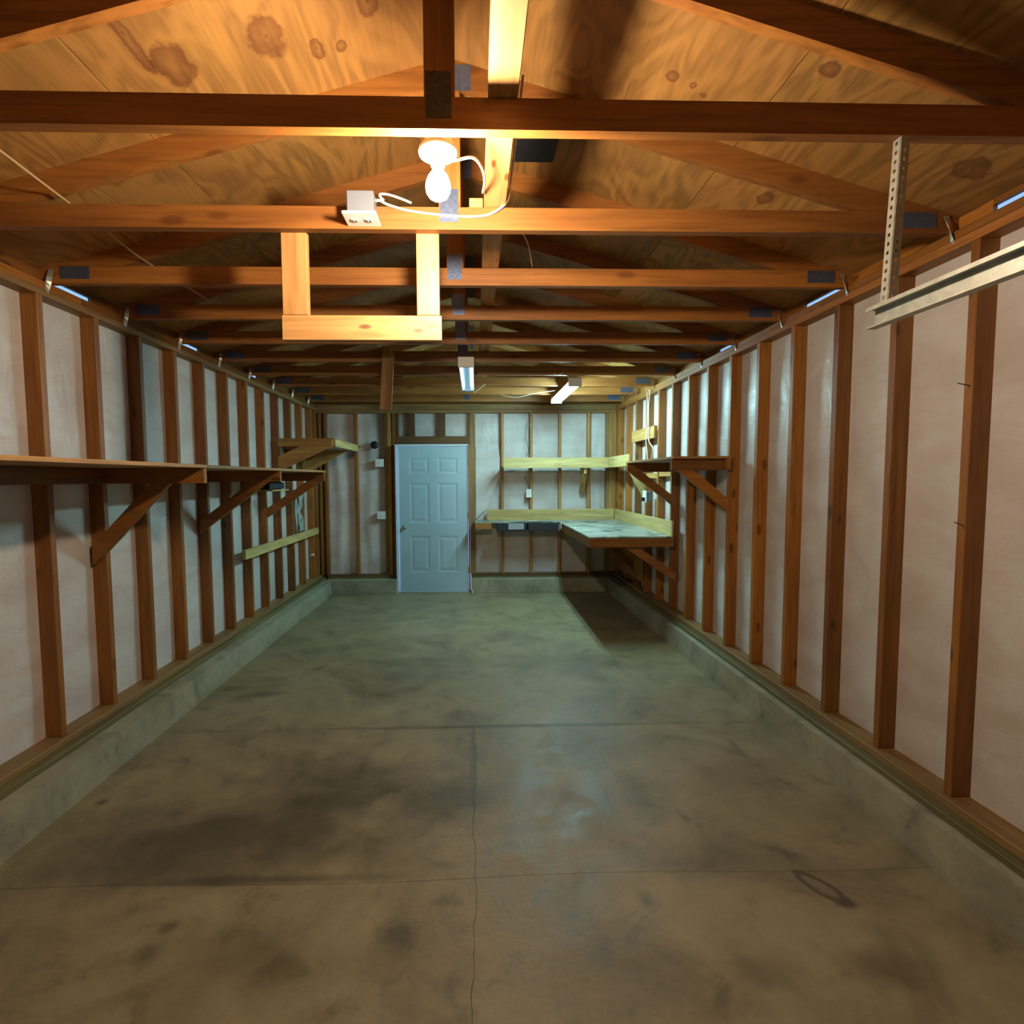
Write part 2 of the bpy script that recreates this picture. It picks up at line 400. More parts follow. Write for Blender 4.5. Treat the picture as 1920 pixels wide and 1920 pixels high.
eave(WL, 'L', [(2.93, 3.24), (4.17, 4.46), (5.39, 5.62)])
eave(WR, 'R', [(1.72, 2.10), (2.95, 3.30), (4.20, 4.46)])
# blocking boards in the far bays of the right wall
box('blocking', XR-.004, XR-.04, 5.80, 6.62, 2.045, 2.18, W_SHELF, WR)
box('blocking', XR+.01, XR+.05, 5.398, 5.765, 1.62, 1.70, W_SHELF, WR)
box('blocking', XR+.005, XR+.04, 5.80, 6.17, 1.60, 1.66, W_SHELF, WR)

# back wall
WB = thing('wall_back', (XC, OB, 0), None, None); del_lab = WB
WB['kind'] = 'structure'
DX0, DX1 = -1.085, -.070   # rough opening
box('sheathing', OL, DX0-.02, OB, OB+.014, 0, ZT, M_SHELL, WB, 0); box('sheathing', DX1+.02, OR, OB, OB+.014, 0, ZT, M_SHELL, WB, 0)
box('sheathing', DX0-.02, DX1+.02, OB, OB+.014, 2.085, ZT, M_SHELL, WB, 0)
for (xa, xb) in ((OL+.2, DX0-.02), (DX1+.01, OR-.12)):
    box('stem_wall', xa, xb, YB-.125, OB, 0, ZC+.01, M_CURB, WB, .004)
    box('treated_sill_plate', xa, xb, YB-.012, OB, ZC+.01, ZC+.028, W_TREAT, WB)
    box('sill_plate', xa, xb, YB-.004, OB, ZC+.028, ZS, W_DARK, WB)  # dark wood colour stands in for the shade on the back sill
box('top_plate', OL+.09, OR-.09, YB, OB, ZP-.03, ZP+.008, W_SILL, WB)
box('top_plate', OL+.09, OR-.09, YB-.004, OB, ZP+.0085, ZT, W_SILL, WB)
bs = [XL+.02, -2.10, -1.676, -1.262]
for x in bs: box('stud', x, x+.038, YB, OB, ZS, ZP-.03, W_STUD, WB)
box('king_stud', -1.218, -1.165, YB-.002, OB, ZS, ZP-.03, W_SHELF, WB)
box('trimmer_stud', -1.150, -1.108, YB, OB, ZS, ZP-.03, W_STUD, WB)
box('header', -1.106, -.068, YB-.005, OB, 2.085, 2.20, W_DARK, WB)
for x, w_ in ((-1.106, .045), (-.925, .09), (-.495, .085), ): box('cripple_stud', x, x+w_, YB, OB, 2.2005, ZP-.03, W_DARK, WB)
box('king_stud', -.066, .010, YB-.002, OB, ZS, ZP-.03, W_SILL, WB)
rs = [.392+i*.4064 for i in range(4)]
for x in rs: box('stud', x-.019, x+.019, YB, OB, ZS, ZP-.03, W_SHELF, WB)
box('corner_stud', 1.86, 1.90, YB, OB, ZS, ZP-.03, W_SILL, WB)
for a, b in ((bs[1]+.038, bs[2]), (bs[2]+.038, bs[3]), (.010, rs[0]-.019), (rs[0]+.019, rs[1]-.019), (rs[1]+.019, rs[2]-.019), (rs[2]+.019, rs[3]-.019), (rs[3]+.019, 1.86)):
    batt(WB, 'B', a, b, ZS, ZP-.03, .016 if a < -1.2 else .005)
for a, b in ((-1.061, -.925), (-.835, -.495), (-.41, -.066)): batt(WB, 'B', a, b, 2.2, ZP-.03)
batt(WB, 'B', 1.90, XR+.06, ZS, ZP-.03)
box('corner_board', 1.90, XR-.002, YB-.012, YB+.01, ZS+.02, ZP-.03, W_SHELF, WB)
prism('film_patch', [(.014, 1.03), (.014, 2.09), (.33, 2.075), (.355, 1.9), (.35, 1.62), (.30, 1.5), (.17, 1.19)], 'y', YB+.022, YB+.030, M_FILM, WB)
# gable above the back wall
prism('gable_sheathing', [(OL, ZT), (OR, ZT), (OR, roofz(OR)), (XC, roofz(XC)), (OL, roofz(OL))], 'y', OB, OB+.014, W_SHELF, WB)
# unseen front wall and closed overhead door, added to enclose the room's light
WF = thing('added_wall_front', (XC, YF, 0), None, None); WF['kind'] = 'structure'
box('added_jamb_wall', OL, -1.47, YF-.09, YF, 0, ZT, M_SHELL, WF, 0); box('added_jamb_wall', 1.28, OR, YF-.09, YF, 0, ZT, M_SHELL, WF, 0)
box('header', -1.47, 1.28, YF-.09, YF, 2.13, ZT, W_STUD, WF, 0)
prism('gable_sheathing', [(OL, ZT), (OR, ZT), (OR, roofz(OR)), (XC, roofz(XC)), (OL, roofz(OL))], 'y', YF-.014, YF, W_SHELF, WF)
D2 = thing('added_door', (XC, YF-.05, 0), None, None); D2['kind'] = 'structure'  # unseen door, added to close the room for the lighting
for i in range(4): box('added_door_section', -1.47, 1.28, YF-.07, YF-.03, .002+i*.532, .53+i*.532, M_FRONT, D2, .004)

# ------------------------------------------------------------------ entry door
D1 = thing('door_1', (-.58, 7.42, 0), None, None); D1['kind'] = 'structure'
box('door_jamb', DX0-.018, DX0+.012, 7.405, OB, .0, 2.083, M_JAMB, D1, .002)
box('door_jamb', DX1-.022, DX1+.002, 7.405, OB, .0, 2.083, W_STUD, D1, .002)
box('door_head', DX0+.012, DX1-.022, 7.405, OB, 2.060, 2.083, M_JAMB, D1, .002)
box('threshold', DX0+.012, DX1-.022, 7.40, OB, 0, .022, M_GALV, D1, .002)
dl, dr, db, dt = DX0+.032, DX1-.027, .03, 2.052
slab = []
def door_mesh():
    # slab with six embossed panels facing -Y
    y0, y1 = 7.425, 7.465
    panels = []
    W = dr-dl
    for (c0, c1) in ((.15, .44), (.56, .85)):
        for (r0, r1) in ((.13, .385), (.475, .75), (.815, .925)):
            panels.append((dl+W*c0, dl+W*c1, db+(dt-db)*r0, db+(dt-db)*r1))
    xs_ = sorted({dl, dr} | {p[0] for p in panels} | {p[1] for p in panels}); zs_ = sorted({db, dt} | {p[2] for p in panels} | {p[3] for p in panels})
    vs, fs = [], []
    def quad(a, b, c_, d): n = len(vs); vs.extend([a, b, c_, d]); fs.append((n, n+1, n+2, n+3))
    for i in range(len(xs_)-1):
        for j in range(len(zs_)-1):
            a0, a1, b0, b1 = xs_[i], xs_[i+1], zs_[j], zs_[j+1]
            if any(abs(p[0]-a0) < 1e-6 and abs(p[1]-a1) < 1e-6 and abs(p[2]-b0) < 1e-6 and abs(p[3]-b1) < 1e-6 for p in panels):
                rings = [(0, y0), (.02, y0+.005), (.034, y0+.005), (.062, y0+.001)]
                for (o1, q1), (o2, q2) in zip(rings[:-1], rings[1:]):
                    A = [(a0+o1, q1, b0+o1), (a1-o1, q1, b0+o1), (a1-o1, q1, b1-o1), (a0+o1, q1, b1-o1)]
                    B = [(a0+o2, q2, b0+o2), (a1-o2, q2, b0+o2), (a1-o2, q2, b1-o2), (a0+o2, q2, b1-o2)]
                    for k in range(4): quad(A[k], A[(k+1) % 4], B[(k+1) % 4], B[k])
                quad(*B)
            else: quad((a0, y0, b0), (a1, y0, b0), (a1, y0, b1), (a0, y0, b1))
    quad((dl, y1, db), (dl, y1, dt), (dr, y1, dt), (dr, y1, db))
    quad((dl, y0, db), (dl, y0, dt), (dl, y1, dt), (dl, y1, db)); quad((dr, y0, db), (dr, y1, db), (dr, y1, dt), (dr, y0, dt))
    quad((dl, y0, dt), (dr, y0, dt), (dr, y1, dt), (dl, y1, dt)); quad((dl, y0, db), (dl, y1, db), (dr, y1, db), (dr, y0, db))
    me = bpy.data.meshes.new('door_slab'); me.from_pydata(vs, [], fs)
    bm = bmesh.new(); bm.from_mesh(me); bmesh.ops.remove_doubles(bm, verts=bm.verts, dist=1e-5); bmesh.ops.recalc_face_normals(bm, faces=bm.faces); bm.to_mesh(me); bm.free()
    return me
ds = link('door_slab', door_mesh(), M_DOOR, D1)
lathe('door_knob', (dl+.065, 7.425, .93), (0, -1, 0), [(.032, 0), (.032, .006), (.012, .01), (.012, .03), (.024, .038), (.028, .052), (.022, .064), (.006, .068)], M_BRASS, ds, 20)
for z in (.28, 1.05, 1.80): box('hinge', dr-.003, dr+.012, 7.418, 7.43, z, z+.09, M_GALV, D1, .001)
st = lathe('door_stop', (-.045, 7.37, .035), (0, -1, -.1), [(.012, 0), (.006, .008), (.006, .06), (.011, .062), (.011, .08)], M_WHITE, None, 12)
tag(st, 'small white-tipped door stop on the low concrete wall by the door', 'door stop')

# ------------------------------------------------------------------ roof
CE = prism('ceiling', [(OL-.02, roofz(OL)+.016), (XC, roofz(XC)+.016), (OR+.02, roofz(OR)+.016), (OR+.02, roofz(OR)+.03), (XC, roofz(XC)+.03), (OL-.02, roofz(OL)+.03)], 'y', YF-.05, OB+.05, M_ROOF)  # felt shell added above the panels so their seams leak no light
tag(CE, kind='structure')
sl = math.atan(PITCH)
for sg in (-1, 1):
    dirv = Vector((sg*math.cos(sl), 0, -math.sin(sl)))
    nrm = Vector((sg*math.sin(sl), 0, math.cos(sl)))
    Lt = (OR-XC)/math.cos(sl)
    for row, (a, b) in enumerate(((.003, 1.219), (1.222, Lt))):
        cuts = [YF-.05, -.20, 2.27, 4.74, 7.18, OB+.05] if (row == 0) == (sg < 0) else [YF-.05, 1.02, 3.51, 5.96, OB+.05]
        for y0, y1 in zip(cuts[:-1], cuts[1:]):
            cen = Vector((XC, (y0+y1)/2, roofz(XC)))+dirv*(a+b)/2+nrm*.0065
            obox('plywood_panel', cen, (0, 1, 0), dirv, y1-y0-.003, b-a, .012, M_PLY, CE, .001)

# ------------------------------------------------------------------ trusses
names = [
 'nearest roof truss, its dark side facing us just above the lit bulb',
 'second roof truss, carrying the grey outlet box and the hanging U-shaped frame',
 'third roof truss, seen right behind the upper part of the U-shaped frame',
 'fourth roof truss, level with the bottom of the U-shaped frame posts',
 'fifth roof truss, crossing just behind the bottom rail of the U-shaped frame',
 'sixth roof truss, holding the dangling orange board left of the door',
 'seventh roof truss, over the middle of the tube light near the centre',
 'eighth roof truss, yellow-lit over the near end of the bright tube light',
 'ninth roof truss, yellow-lit behind the bright slanted tube light',
 'last roof truss, right in front of the back wall plate']
for k, Y in enumerate(TY):
    t = thing('roof_truss', (XC, Y, ZT), names[k], 'truss', 'roof trusses')
    y0, y1 = Y, Y+.038
    e = .001
    prism('bottom_chord', [(OL, ZT), (OR, ZT), (OR, roofz(OR)-e), (XR+.003, ZT+.09-e), (XL-.003, ZT+.09-e), (OL, roofz(OL)-e)], 'y', y0, y1, W_TRUSS, t)
    for sg in (1, -1):
        xi = XC+sg*(1.63-XC+.0); xo = XC+sg*(XR+.003-XC-.004)
        prism('top_chord', [(xi, ZT+.0905), (XC+sg*.001, LZ), (XC+sg*.001, roofz(XC)-e), (xo, ZT+.0915)], 'y', y0, y1, W_TRUSS, t)
        # pressed metal plates over the heel joint, both sides
        hx = XC+sg*1.965
        box('gang_plate', hx-.075, hx+.075, y0-.0015, y0-.0002, ZT+.022, ZT+.085, M_GANG, t, 0)
        # hurricane tie twisting from chord down to the wall plate
        px = XR+.002 if sg > 0 else XL-.002
        tb = thing_strap = None
        vs = []; n = 7
        for i in range(n):
            f = i/(n-1); ang = f*math.pi/2
            cx_ = px-sg*(.02-.018*f); cy_ = y0-.004-.018*f; cz_ = ZT+.07-.13*f
            dx_, dy_ = math.cos(ang)*.012, math.sin(ang)*.012
            vs += [(cx_-dx_, cy_-dy_, cz_), (cx_+dx_, cy_+dy_, cz_)]
        fs = [(2*i, 2*i+1, 2*i+3, 2*i+2) for i in range(n-1)]
        me = bpy.data.meshes.new('tie_strap'); me.from_pydata(vs, [], fs)
        o = link('tie_strap', me, M_GALV, t); m = o.modifiers.new('s', 'SOLIDIFY'); m.thickness = .0012
    box('king_post', XC-.045, XC+.045, y0+.0005, y1-.0005, ZT+.0905, LZ-.001, W_TRUSS, t)
    box('gang_plate', XC-.04, XC+.035, y0-.0015, y0-.0002, ZT+.03, ZT+.16, M_GANG2 if k == 0 else M_GANG, t, 0)
    box('gang_plate', XC-.09, XC+.09, y0-.0015, y0-.0002, LZ-.03, LZ+.07, M_GANG, t, 0)

rb = box('runner_board', .045, .134, .55, 7.1, ZT+.0915, ZT+.1295, W_NEW, None)
tag(rb, 'long pale board laid flat across the tops of the roof truss chords', 'board')
bl = box('wood_block', -.015, .041, 2.251, 2.287, ZT+.0915, ZT+.128, W_NEW, None)
tag(bl, 'short offcut block sitting on the second truss beside the runner board', 'block')

# roof vent box
rv = thing('roof_vent', (.30, 2.55, 3.10), 'dark metal roof vent can under the plywood, right of the runner board', 'vent')
box('vent_can', .19, .38, 2.42, 2.60, roofz(.38)-.07, roofz(.38)-.005, M_DARK, rv, .006)
box('vent_flange', .16, .41, 2.39, 2.41, roofz(.41)-.05, roofz(.41)-.01, M_GREYBOX, rv, .002)

# ------------------------------------------------------------------ bulb and holder
BX, BY = -.108, 1.722
lt = thing('ceiling_light', (BX, BY, 2.63), 'bare glowing bulb in a white round lampholder under the nearest truss', 'ceiling light')
lathe('ceiling_box', (BX, BY, 2.632), (0, 0, 1), [(.05, 0), (.052, .002), (.052, .038), (.045, .04)], M_GALV, lt, 8)
lathe('lamp_base', (BX, BY, 2.631), (0, 0, -1), [(.050, -.004), (.060, 0), (.061, .006), (.058, .014), (.034, .021), (.024, .026)], M_WHITE, lt, 40)
lathe('socket', (BX, BY, 2.606), (0, 0, -1), [(.024, 0), (.0235, .006), (.021, .010), (.0235, .014), (.021, .018), (.022, .024), (.014, .026)], M_WHITE, lt, 32)
bprof = [(.0135, .0), (.015, .010), (.021, .020), (.031, .034), (.037, .050), (.039, .064), (.036, .080), (.028, .093), (.016, .101), (.003, .104)]
bulb = lathe('bulb', (BX, BY, 2.583), (0, 0, -1), bprof, emit('bulb_glow', BULB_C, BULB_L), lt, 32)

# outlet box on the second truss
ob = thing('outlet_box', (-.43, 2.2, 2.63), 'grey metal outlet box with white cover on the second truss, left of the bulb', 'outlet')
box('metal_box', -.497, -.392, 2.176, 2.249, 2.652, 2.745, M_GREYBOX, ob, .003)
cv = box('cover_plate', -.510, -.376, 2.14, 2.252, 2.640, 2.651, M_WHITE, ob, .003)
for dx in (-.028, .028):
    lathe('receptacle', (-.443+dx, 2.197, 2.641), (0, 0, -1), [(.0175, 0), (.0165, .003), (.010, .0035)], M_WHITE, cv, 20)
    for q in (-.006, .006): box('slot', -.443+dx+q-.001, -.443+dx+q+.001, 2.193, 2.203, 2.6365, 2.638, M_SLOT, cv, 0)
lathe('screw', (-.499, 2.21, 2.67), (-1, 0, 0), [(.004, 0), (.004, .004), (.002, .005)], M_GALV, ob, 10)
cb = tube('power_cable', [(.146, 1.60, 2.765), (.146, 1.75, 2.752), (.146, 2.05, 2.75), (.14, 2.215, 2.735), (.09, 2.243, 2.70), (.02, 2.246, 2.682), (-.10, 2.246, 2.684), (-.25, 2.246, 2.70), (-.34, 2.244, 2.722), (-.375, 2.235, 2.735), (-.389, 2.222, 2.728)], .0065, M_CABLE, None, 8, True, .6)
tag(cb, 'white cable from the outlet box along the second truss to the runner board', 'cable')
cb = tube('power_cable', [(-.36, 2.236, 2.735), (-.375, 2.225, 2.752), (-.345, 2.23, 2.757), (-.29, 2.24, 2.745), (-.25, 2.242, 2.73)], .0055, M_CABLE, None, 8, True, .6)
tag(cb, 'short looped end of white cable above the outlet box', 'cable')
cb = tube('power_cable', [(-.085, 1.735, 2.606), (-.05, 1.77, 2.63), (.0, 1.80, 2.655), (.03, 1.88, 2.67), (.043, 1.98, 2.68), (.038, 2.12, 2.71)], .005, M_CABLE, None, 8)
tag(cb, 'thin white cable running from the lampholder to the runner board', 'cable')

# ------------------------------------------------------------------ hanging frame and hanging board
hf = thing('timber_frame', (-.47, 2.31, 2.2), 'new pale wood U-shaped frame hanging from the second truss', 'frame')
FY = 2.2895
box('post', -.797, -.692, FY, FY+.038, 2.298, 2.71, W_NEW, hf)
box('post', -.238, -.143, FY, FY+.038, 2.298, 2.71, W_NEW, hf)
box('rail', -.802, -.135, FY, FY+.038, 2.195, 2.297, W_NEW, hf)
hb = beam('hanging_board', (-.735, 4.69, 2.75), (-.768, 4.68, 2.205), .10, .038, (1, .1, 0), W_SHELF, None)
tag(hb, 'orange-brown board hanging straight down from the sixth truss, left of the door', 'board')

# ------------------------------------------------------------------ fluorescent fixtures
def fluoro(cx, y0, y1, z, label, mat, dirx=0.0):
    t = thing('tube_light', (cx, y0, z), label, 'tube light', 'ceiling tube lights')
    def pt(x, y, zz): return (cx+x+dirx*(y-y0), y, zz)
    # trapezoid housing
    poly = [(-.03, .06), (.03, .06), (.066, .03), (.066, .022), (.02, .018), (-.02, .018), (-.066, .022), (-.066, .03)]
    h = prism('housing', [(cx+p[0], z+p[1]) for p in poly], 'y', y0, y1, M_HOUSE, t)
    for (ya, yb) in ((y0-.012, y0+.012), (y1-.012, y1+.012)):
        box('end_cap', cx-.068, cx+.068, ya, yb, z-.022, z+.064, M_HOUSE, t, .003)
    for sx in (-.045, .045):
        lathe('tube', (cx+sx, y0+.014, z+.002), (0, 1, 0), [(.008, 0), (.0125, .001), (.0125, y1-y0-.029), (.008, y1-y0-.028)], mat, t, 14)
        for ya in (y0+.012, y1-.024): box('tube_socket', cx+sx-.012, cx+sx+.012, ya, ya+.012, z-.016, z+.024, M_WHITE, t, .002)
    for yy in (y0+.15, y1-.15): tube('hanger_wire', [(cx, yy, z+.058), (cx, yy, ZT+.09)], .0015, M_NAIL, t, 6, False)
    return t
fluoro(-.068, 4.56, 5.80, 2.57, 'dim bluish two-tube light hanging near the centre line of the ceiling', emit('tube_dim', TUBE1_C, TUBE1_L))
fluoro(1.02, 5.42, 6.64, 2.555, 'bright white two-tube light hanging above the workbench', emit('tube_bright', TUBE2_C, TUBE2_L))
w1 = tube('fixture_cord', [(.93, 6.2, 2.62), (.7, 6.3, 2.60), (.5, 6.35, 2.565), (.32, 6.4, 2.60)], .004, M_CABLE); tag(w1, 'white cord sagging left from the bright tube light', 'cord')
w1 = tube('fixture_cord', [(.98, 5.50, 2.62), (.90, 5.35, 2.66), (.84, 5.30, 2.625), (.78, 5.26, 2.63)], .004, M_CABLE); tag(w1, 'short white cord looping over the near end of the bright tube light', 'cord')
w1 = tube('fixture_cord', [(.12, 5.9, 2.64), (.04, 5.92, 2.58), (.0, 5.9, 2.545)], .004, M_CABLE); tag(w1, 'short white cord stub hanging right of the dim tube light', 'cord')
w1 = tube('thin_wire', [(.155, 2.30, 2.728), (.17, 2.42, 2.75), (.25, 2.60, 2.75), (.285, 2.74, 2.74), (.31, 2.87, 2.722)], .0025, M_CABLE); tag(w1, 'thin pale wire curling between the second and third trusses', 'wire')
w1 = tube('pull_cord', [(-1.62, 1.3, 2.78), (-1.64, 1.91, 2.76), (-1.645, 2.21, 2.745), (-1.67, 2.55, 2.745), (-1.70, 2.85, 2.745), (-1.68, 3.2, 2.74), (-1.66, 3.5, 2.735)], .0045, M_CORD); tag(w1, 'tan cord stretched over the truss chords on the left', 'cord')

# ------------------------------------------------------------------ overhead door track
tk = thing('door_track', (1.28, 1.6, 2.1), 'galvanised overhead door track with perforated hanger angle at upper right', 'door track')
TX, TZ = 1.255, 2.085
tp = [(0, .0), (.012, .0), (.012, .003), (.003, .003), (.003, .052), (.030, .062), (.030, .050), (.033, .050), (.033, .066), (.0, .055)]
# C-shaped rail, open towards the room
prof = [(.028, 0), (.031, .002), (.031, -.003), (.0, -.003), (-.0, .058), (.034, .062), (.034, .050), (.031, .050), (.031, .058), (.003, .055), (.003, 0)]
prism('rail', [(TX+p[0]*-1+.031, TZ+p[1]) for p in prof], 'y', YF+.05, 1.70, M_GALV, tk)
def punched(name, x, y, z0, z1, wdt, facing, parent):
    """strap with a row of oblong holes"""
    vs, fs = [], []; n = int((z1-z0)/.026); dz = (z1-z0)/n
    def P(u, z):
        k = (z-z0)*.045
        return (x+u+k, y, z) if facing == 'y' else (x+k, y+u, z)
    h0, h1 = wdt*.33, wdt*.67
    for i in range(n):
        a = z0+i*dz; b = a+dz; c0 = a+dz*.3; c1 = b-dz*.3
        base = len(vs)
        for z in (a, c0, c1, b):
            for u in (0, h0, h1, wdt): vs.append(P(u, z))
        for r in range(3):
            for q in range(3):
                if r == 1 and q == 1: continue
                k = base+r*4+q; fs.append((k, k+1, k+5, k+4))
    me = bpy.data.meshes.new(name); me.from_pydata(vs, [], fs)
    bm = bmesh.new(); bm.from_mesh(me); bmesh.ops.remove_doubles(bm, verts=bm.verts, dist=1e-5); bm.to_mesh(me); bm.free()
    o = link(name, me, M_GALV, parent); m = o.modifiers.new('s', 'SOLIDIFY'); m.thickness = .002; m.offset = 0
    return o
punched('hanger_angle', TX+.006, 1.620, TZ+.062, 2.628, .026, 'y', tk)
punched('hanger_angle', TX+.005, 1.6215, TZ+.062, 2.628, .028, 'x', tk)
lathe('bolt', (TX+.025, 1.645, TZ+.075), (1, 0, 0), [(.006, 0), (.006, .006), (.002, .007)], M_GALV, tk, 6)

# ------------------------------------------------------------------ shelves
def brace_poly(name, sg, xa, z0, xb, zt, w_, y0, y1, wood_, parent):
    """diagonal brace: plumb cut at the wall end, level cut under the arm"""
    dx = abs(xb-xa); dz = zt-z0; L = math.hypot(dx, dz)
    prism(name, [(xa, z0), (xb, zt), (xb-sg*w_*L/dz, zt), (xa, z0+w_*L/dx)], 'y', y0, y1, wood_, parent)
def bracket(parent, side, y, ztop, depth, drop, wood_, w_=.089, tip=.1, face=False):
    """horizontal arm on the stud and a diagonal brace under it"""
    xi, sg = (XL, 1) if side == 'L' else (XR, -1)
    back = .001 if face else -.085
    y0, y1 = (y+.0005, y+.0385) if face else (y-.0385, y-.0005)
    box('bracket_arm', xi+sg*back, xi+sg*depth, y0, y1, ztop-w_, ztop, wood_, parent)
    brace_poly('brace', sg, xi+sg*(.002 if face else -.055), ztop-w_-drop, xi+sg*(depth-tip), ztop-w_-.0005, w_*.9, y0, y1, wood_, parent)
def shelf(name, label, side, y0, y1, z, depth, brs, drop=.42, wd=W_SHELF, tips=(.1, .1), face=False):
    xi, sg = (XL, 1) if side == 'L' else (XR, -1)
    t = thing(name, (xi, (y0+y1)/2, z), label, 'shelf')
    box('shelf_board', xi+sg*.001, xi+sg*depth, y0, y1, z-.019, z, wd, t, .001)
    box('ledger', xi+sg*.0005, xi+sg*.038, y0, y1, z-.108, z-.0195, W_STUD, t)
    for y, tip_ in zip(brs, tips): bracket(t, side, y, z-.0195, depth-.004, drop, W_STUD, .089, tip_, face)
    return t
sL1 = shelf('wall_shelf', 'long near left wall shelf of plywood on a diagonal brace', 'L', -.9, 3.20, 1.700, .612, [3.2005], .48, W_SHELF, (.20,))
sL2 = shelf('wall_shelf', 'farther left wall shelf, behind the long near one', 'L', 3.204, 5.70, 1.700, .612, [4.42, 5.69], .42, W_SHELF, (.10, .03))
# end post strip of the farther shelf and little cubby under it
box('cubby_side', XL+.26, XL+.28, 5.02, 5.40, 1.52, 1.58, M_DARK, sL2); box('cubby_floor', XL+.10, XL+.32, 4.98, 5.42, 1.50, 1.513, W_YEL, sL2)
box('cubby_back', XL+.02, XL+.26, 5.36, 5.38, 1.513, 1.59, M_DARK, sL2)
sR = shelf('wall_shelf', 'wall shelf with two diagonal braces on the right wall, beside the workbench', 'R', 4.10, 5.40, 1.775, .46, [4.139, 5.358], .33, W_SHELF, (.05, .02), True)
# upper corner shelf, left
t = thing('corner_shelf', (XL, 6.6, 1.97), 'high corner shelf on a wide diagonal brace at the left wall end', 'shelf')
box('shelf_board', XL+.001, XL+.62, 6.05, 7.48, 2.055, 2.07, W_SHELF, t, .001)
box('bracket_arm', XL+.001, XL+.60, 6.02, 6.049, 1.975, 2.055, W_SHELF, t)
box('front_rail', XL+.601, XL+.635, 6.05, 7.2, 1.975, 2.055, W_YEL, t)
brace_poly('brace', 1, XL+.002, 1.70, XL+.60, 1.974, .15, 6.02, 6.049, W_SHELF, t)
brace_poly('brace', 1, XL+.002, 1.66, XL+.58, 1.974, .14, 6.85, 6.88, W_SHELF, t)
box('ledger', XL+.001, XL+.038, 6.15, 7.45, 1.965, 2.054, W_STUD, t)
# corner shelf, right
t = thing('corner_shelf', (1.2, 7.3, 1.75), 'pale L-shaped corner shelf with raised lip above the workbench', 'shelf')
box('shelf_board', .385, XR-.001, 7.20, 7.498, 1.755, 1.772, W_YEL, t, .001)
box('shelf_board', 1.82, XR-.001, 6.20, 7.199, 1.755, 1.772, W_YEL, t, .001)
box('shelf_lip', .385, 1.802, 7.165, 7.199, 1.745, 1.885, W_YEL, t)
box('shelf_lip', 1.803, 1.8195, 6.20, 7.199, 1.745, 1.885, W_YEL, t)
beam('brace', (XR+.02, 6.22, 1.40), (1.83, 6.22, 1.74), .085, .036, (1, 0, 0), W_YEL, t)
box('shelf_bracket', 1.49, 1.528, 7.22, 7.499, 1.665, 1.754, W_YEL, t)
beam('brace', (1.509, 7.50, 1.40), (1.509, 7.28, 1.66), .07, .036, (1, 0, 0), W_SHELF, t)

# ------------------------------------------------------------------ workbench
BZ = 1.02
wb = thing('workbench', (1.5, 6.4, 0), 'L-shaped wall workbench with worn grey-green top and pale backsplash', 'workbench')
BL, BF, BBY = 1.135, 5.25, 7.17
box('bench_top', BL, XR-.026, BF, YB-.026, BZ-.018, BZ, M_BENCH, wb, .002)
box('bench_top', .0, BL-.001, BBY, YB-.026, BZ-.018, BZ, M_BENCH, wb, .002)
box('backsplash', .17, XR-.027, YB-.025, YB-.006, BZ-.015, BZ+.15, W_YEL, wb)
box('backsplash', XR-.025, XR-.003, BF+.02, YB-.03, BZ-.015, BZ+.15, W_YEL, wb)
box('front_apron', BL, XR-.002, BF+.001, BF+.039, BZ-.107, BZ-.019, W_STUD, wb)
box('side_apron', BL+.001, BL+.039, BF+.04, 7.13, BZ-.107, BZ-.019, W_STUD, wb)
box('front_apron', .0, .22, BBY+.001, BBY+.038, BZ-.10, BZ-.019, W_TRUSS, wb)
box('cross_arm', .0, .038, BBY+.04, YB-.005, BZ-.107, BZ-.019, W_STUD, wb)
box('ledger', BL+.04, XR-.003, YB-.04, YB-.003, BZ-.107, BZ-.019, W_STUD, wb)
brace_poly('brace', -1, XR+.05, .54, 1.50, BZ-.108, .08, BF+.062, BF+.10, W_TRUSS, wb)
brace_poly('brace', -1, XR-.022, .45, 1.50, BZ-.108, .08, 6.55, 6.588, W_STUD, wb)
box('wall_board', XR-.02, XR-.004, 6.2, 7.45, ZS+.1, BZ-.12, W_STUD, wb)
bk = thing('bench_bin', (.5, 7.3, .9), 'black bin hung under the left end of the workbench', 'bin')
def bin_(par, x0, x1):
    z0, z1, y0, y1 = .895, 1.0, 7.145, 7.40
    box('bin_front', x0, x1, y0, y0+.012, z0, z1, M_DARK, par, .002); box('bin_side', x0, x0+.012, y0+.012, y1, z0, z1, M_DARK, par, .002)
    box('bin_side', x1-.012, x1, y0+.012, y1, z0, z1, M_DARK, par, .002); box('bin_floor', x0+.012, x1-.012, y0+.012, y1, z0, z0+.01, M_DARK, par, .001)
bin_(bk, .29, .70)
bk = thing('bench_bin', (.9, 7.3, .9), 'black bin hung under the workbench next to its inner corner', 'bin'); bin_(bk, .72, 1.13)
lb = box('paper_sheet', .45, .66, 7.138, 7.143, .915, 1.0, M_DGREY, None, .001); tag(lb, 'grey sheet stuck on the front of the left bench bin', 'sheet')
pl = obox('plastic_rag', (1.118, 6.95, .97), (0, 1, -.3), (0, .2, 1), .22, .09, .006, M_HOUSE, None, .002); tag(pl, 'small white tag on the inner side of the workbench corner', 'tag')

# ------------------------------------------------------------------ left wall extras
nb = box('nailed_board', XL+.001, XL+.034, 5.03, 7.37, .855, .945, W_YEL, None); tag(nb, 'pale yellow board nailed level across the left wall studs near the back', 'board')
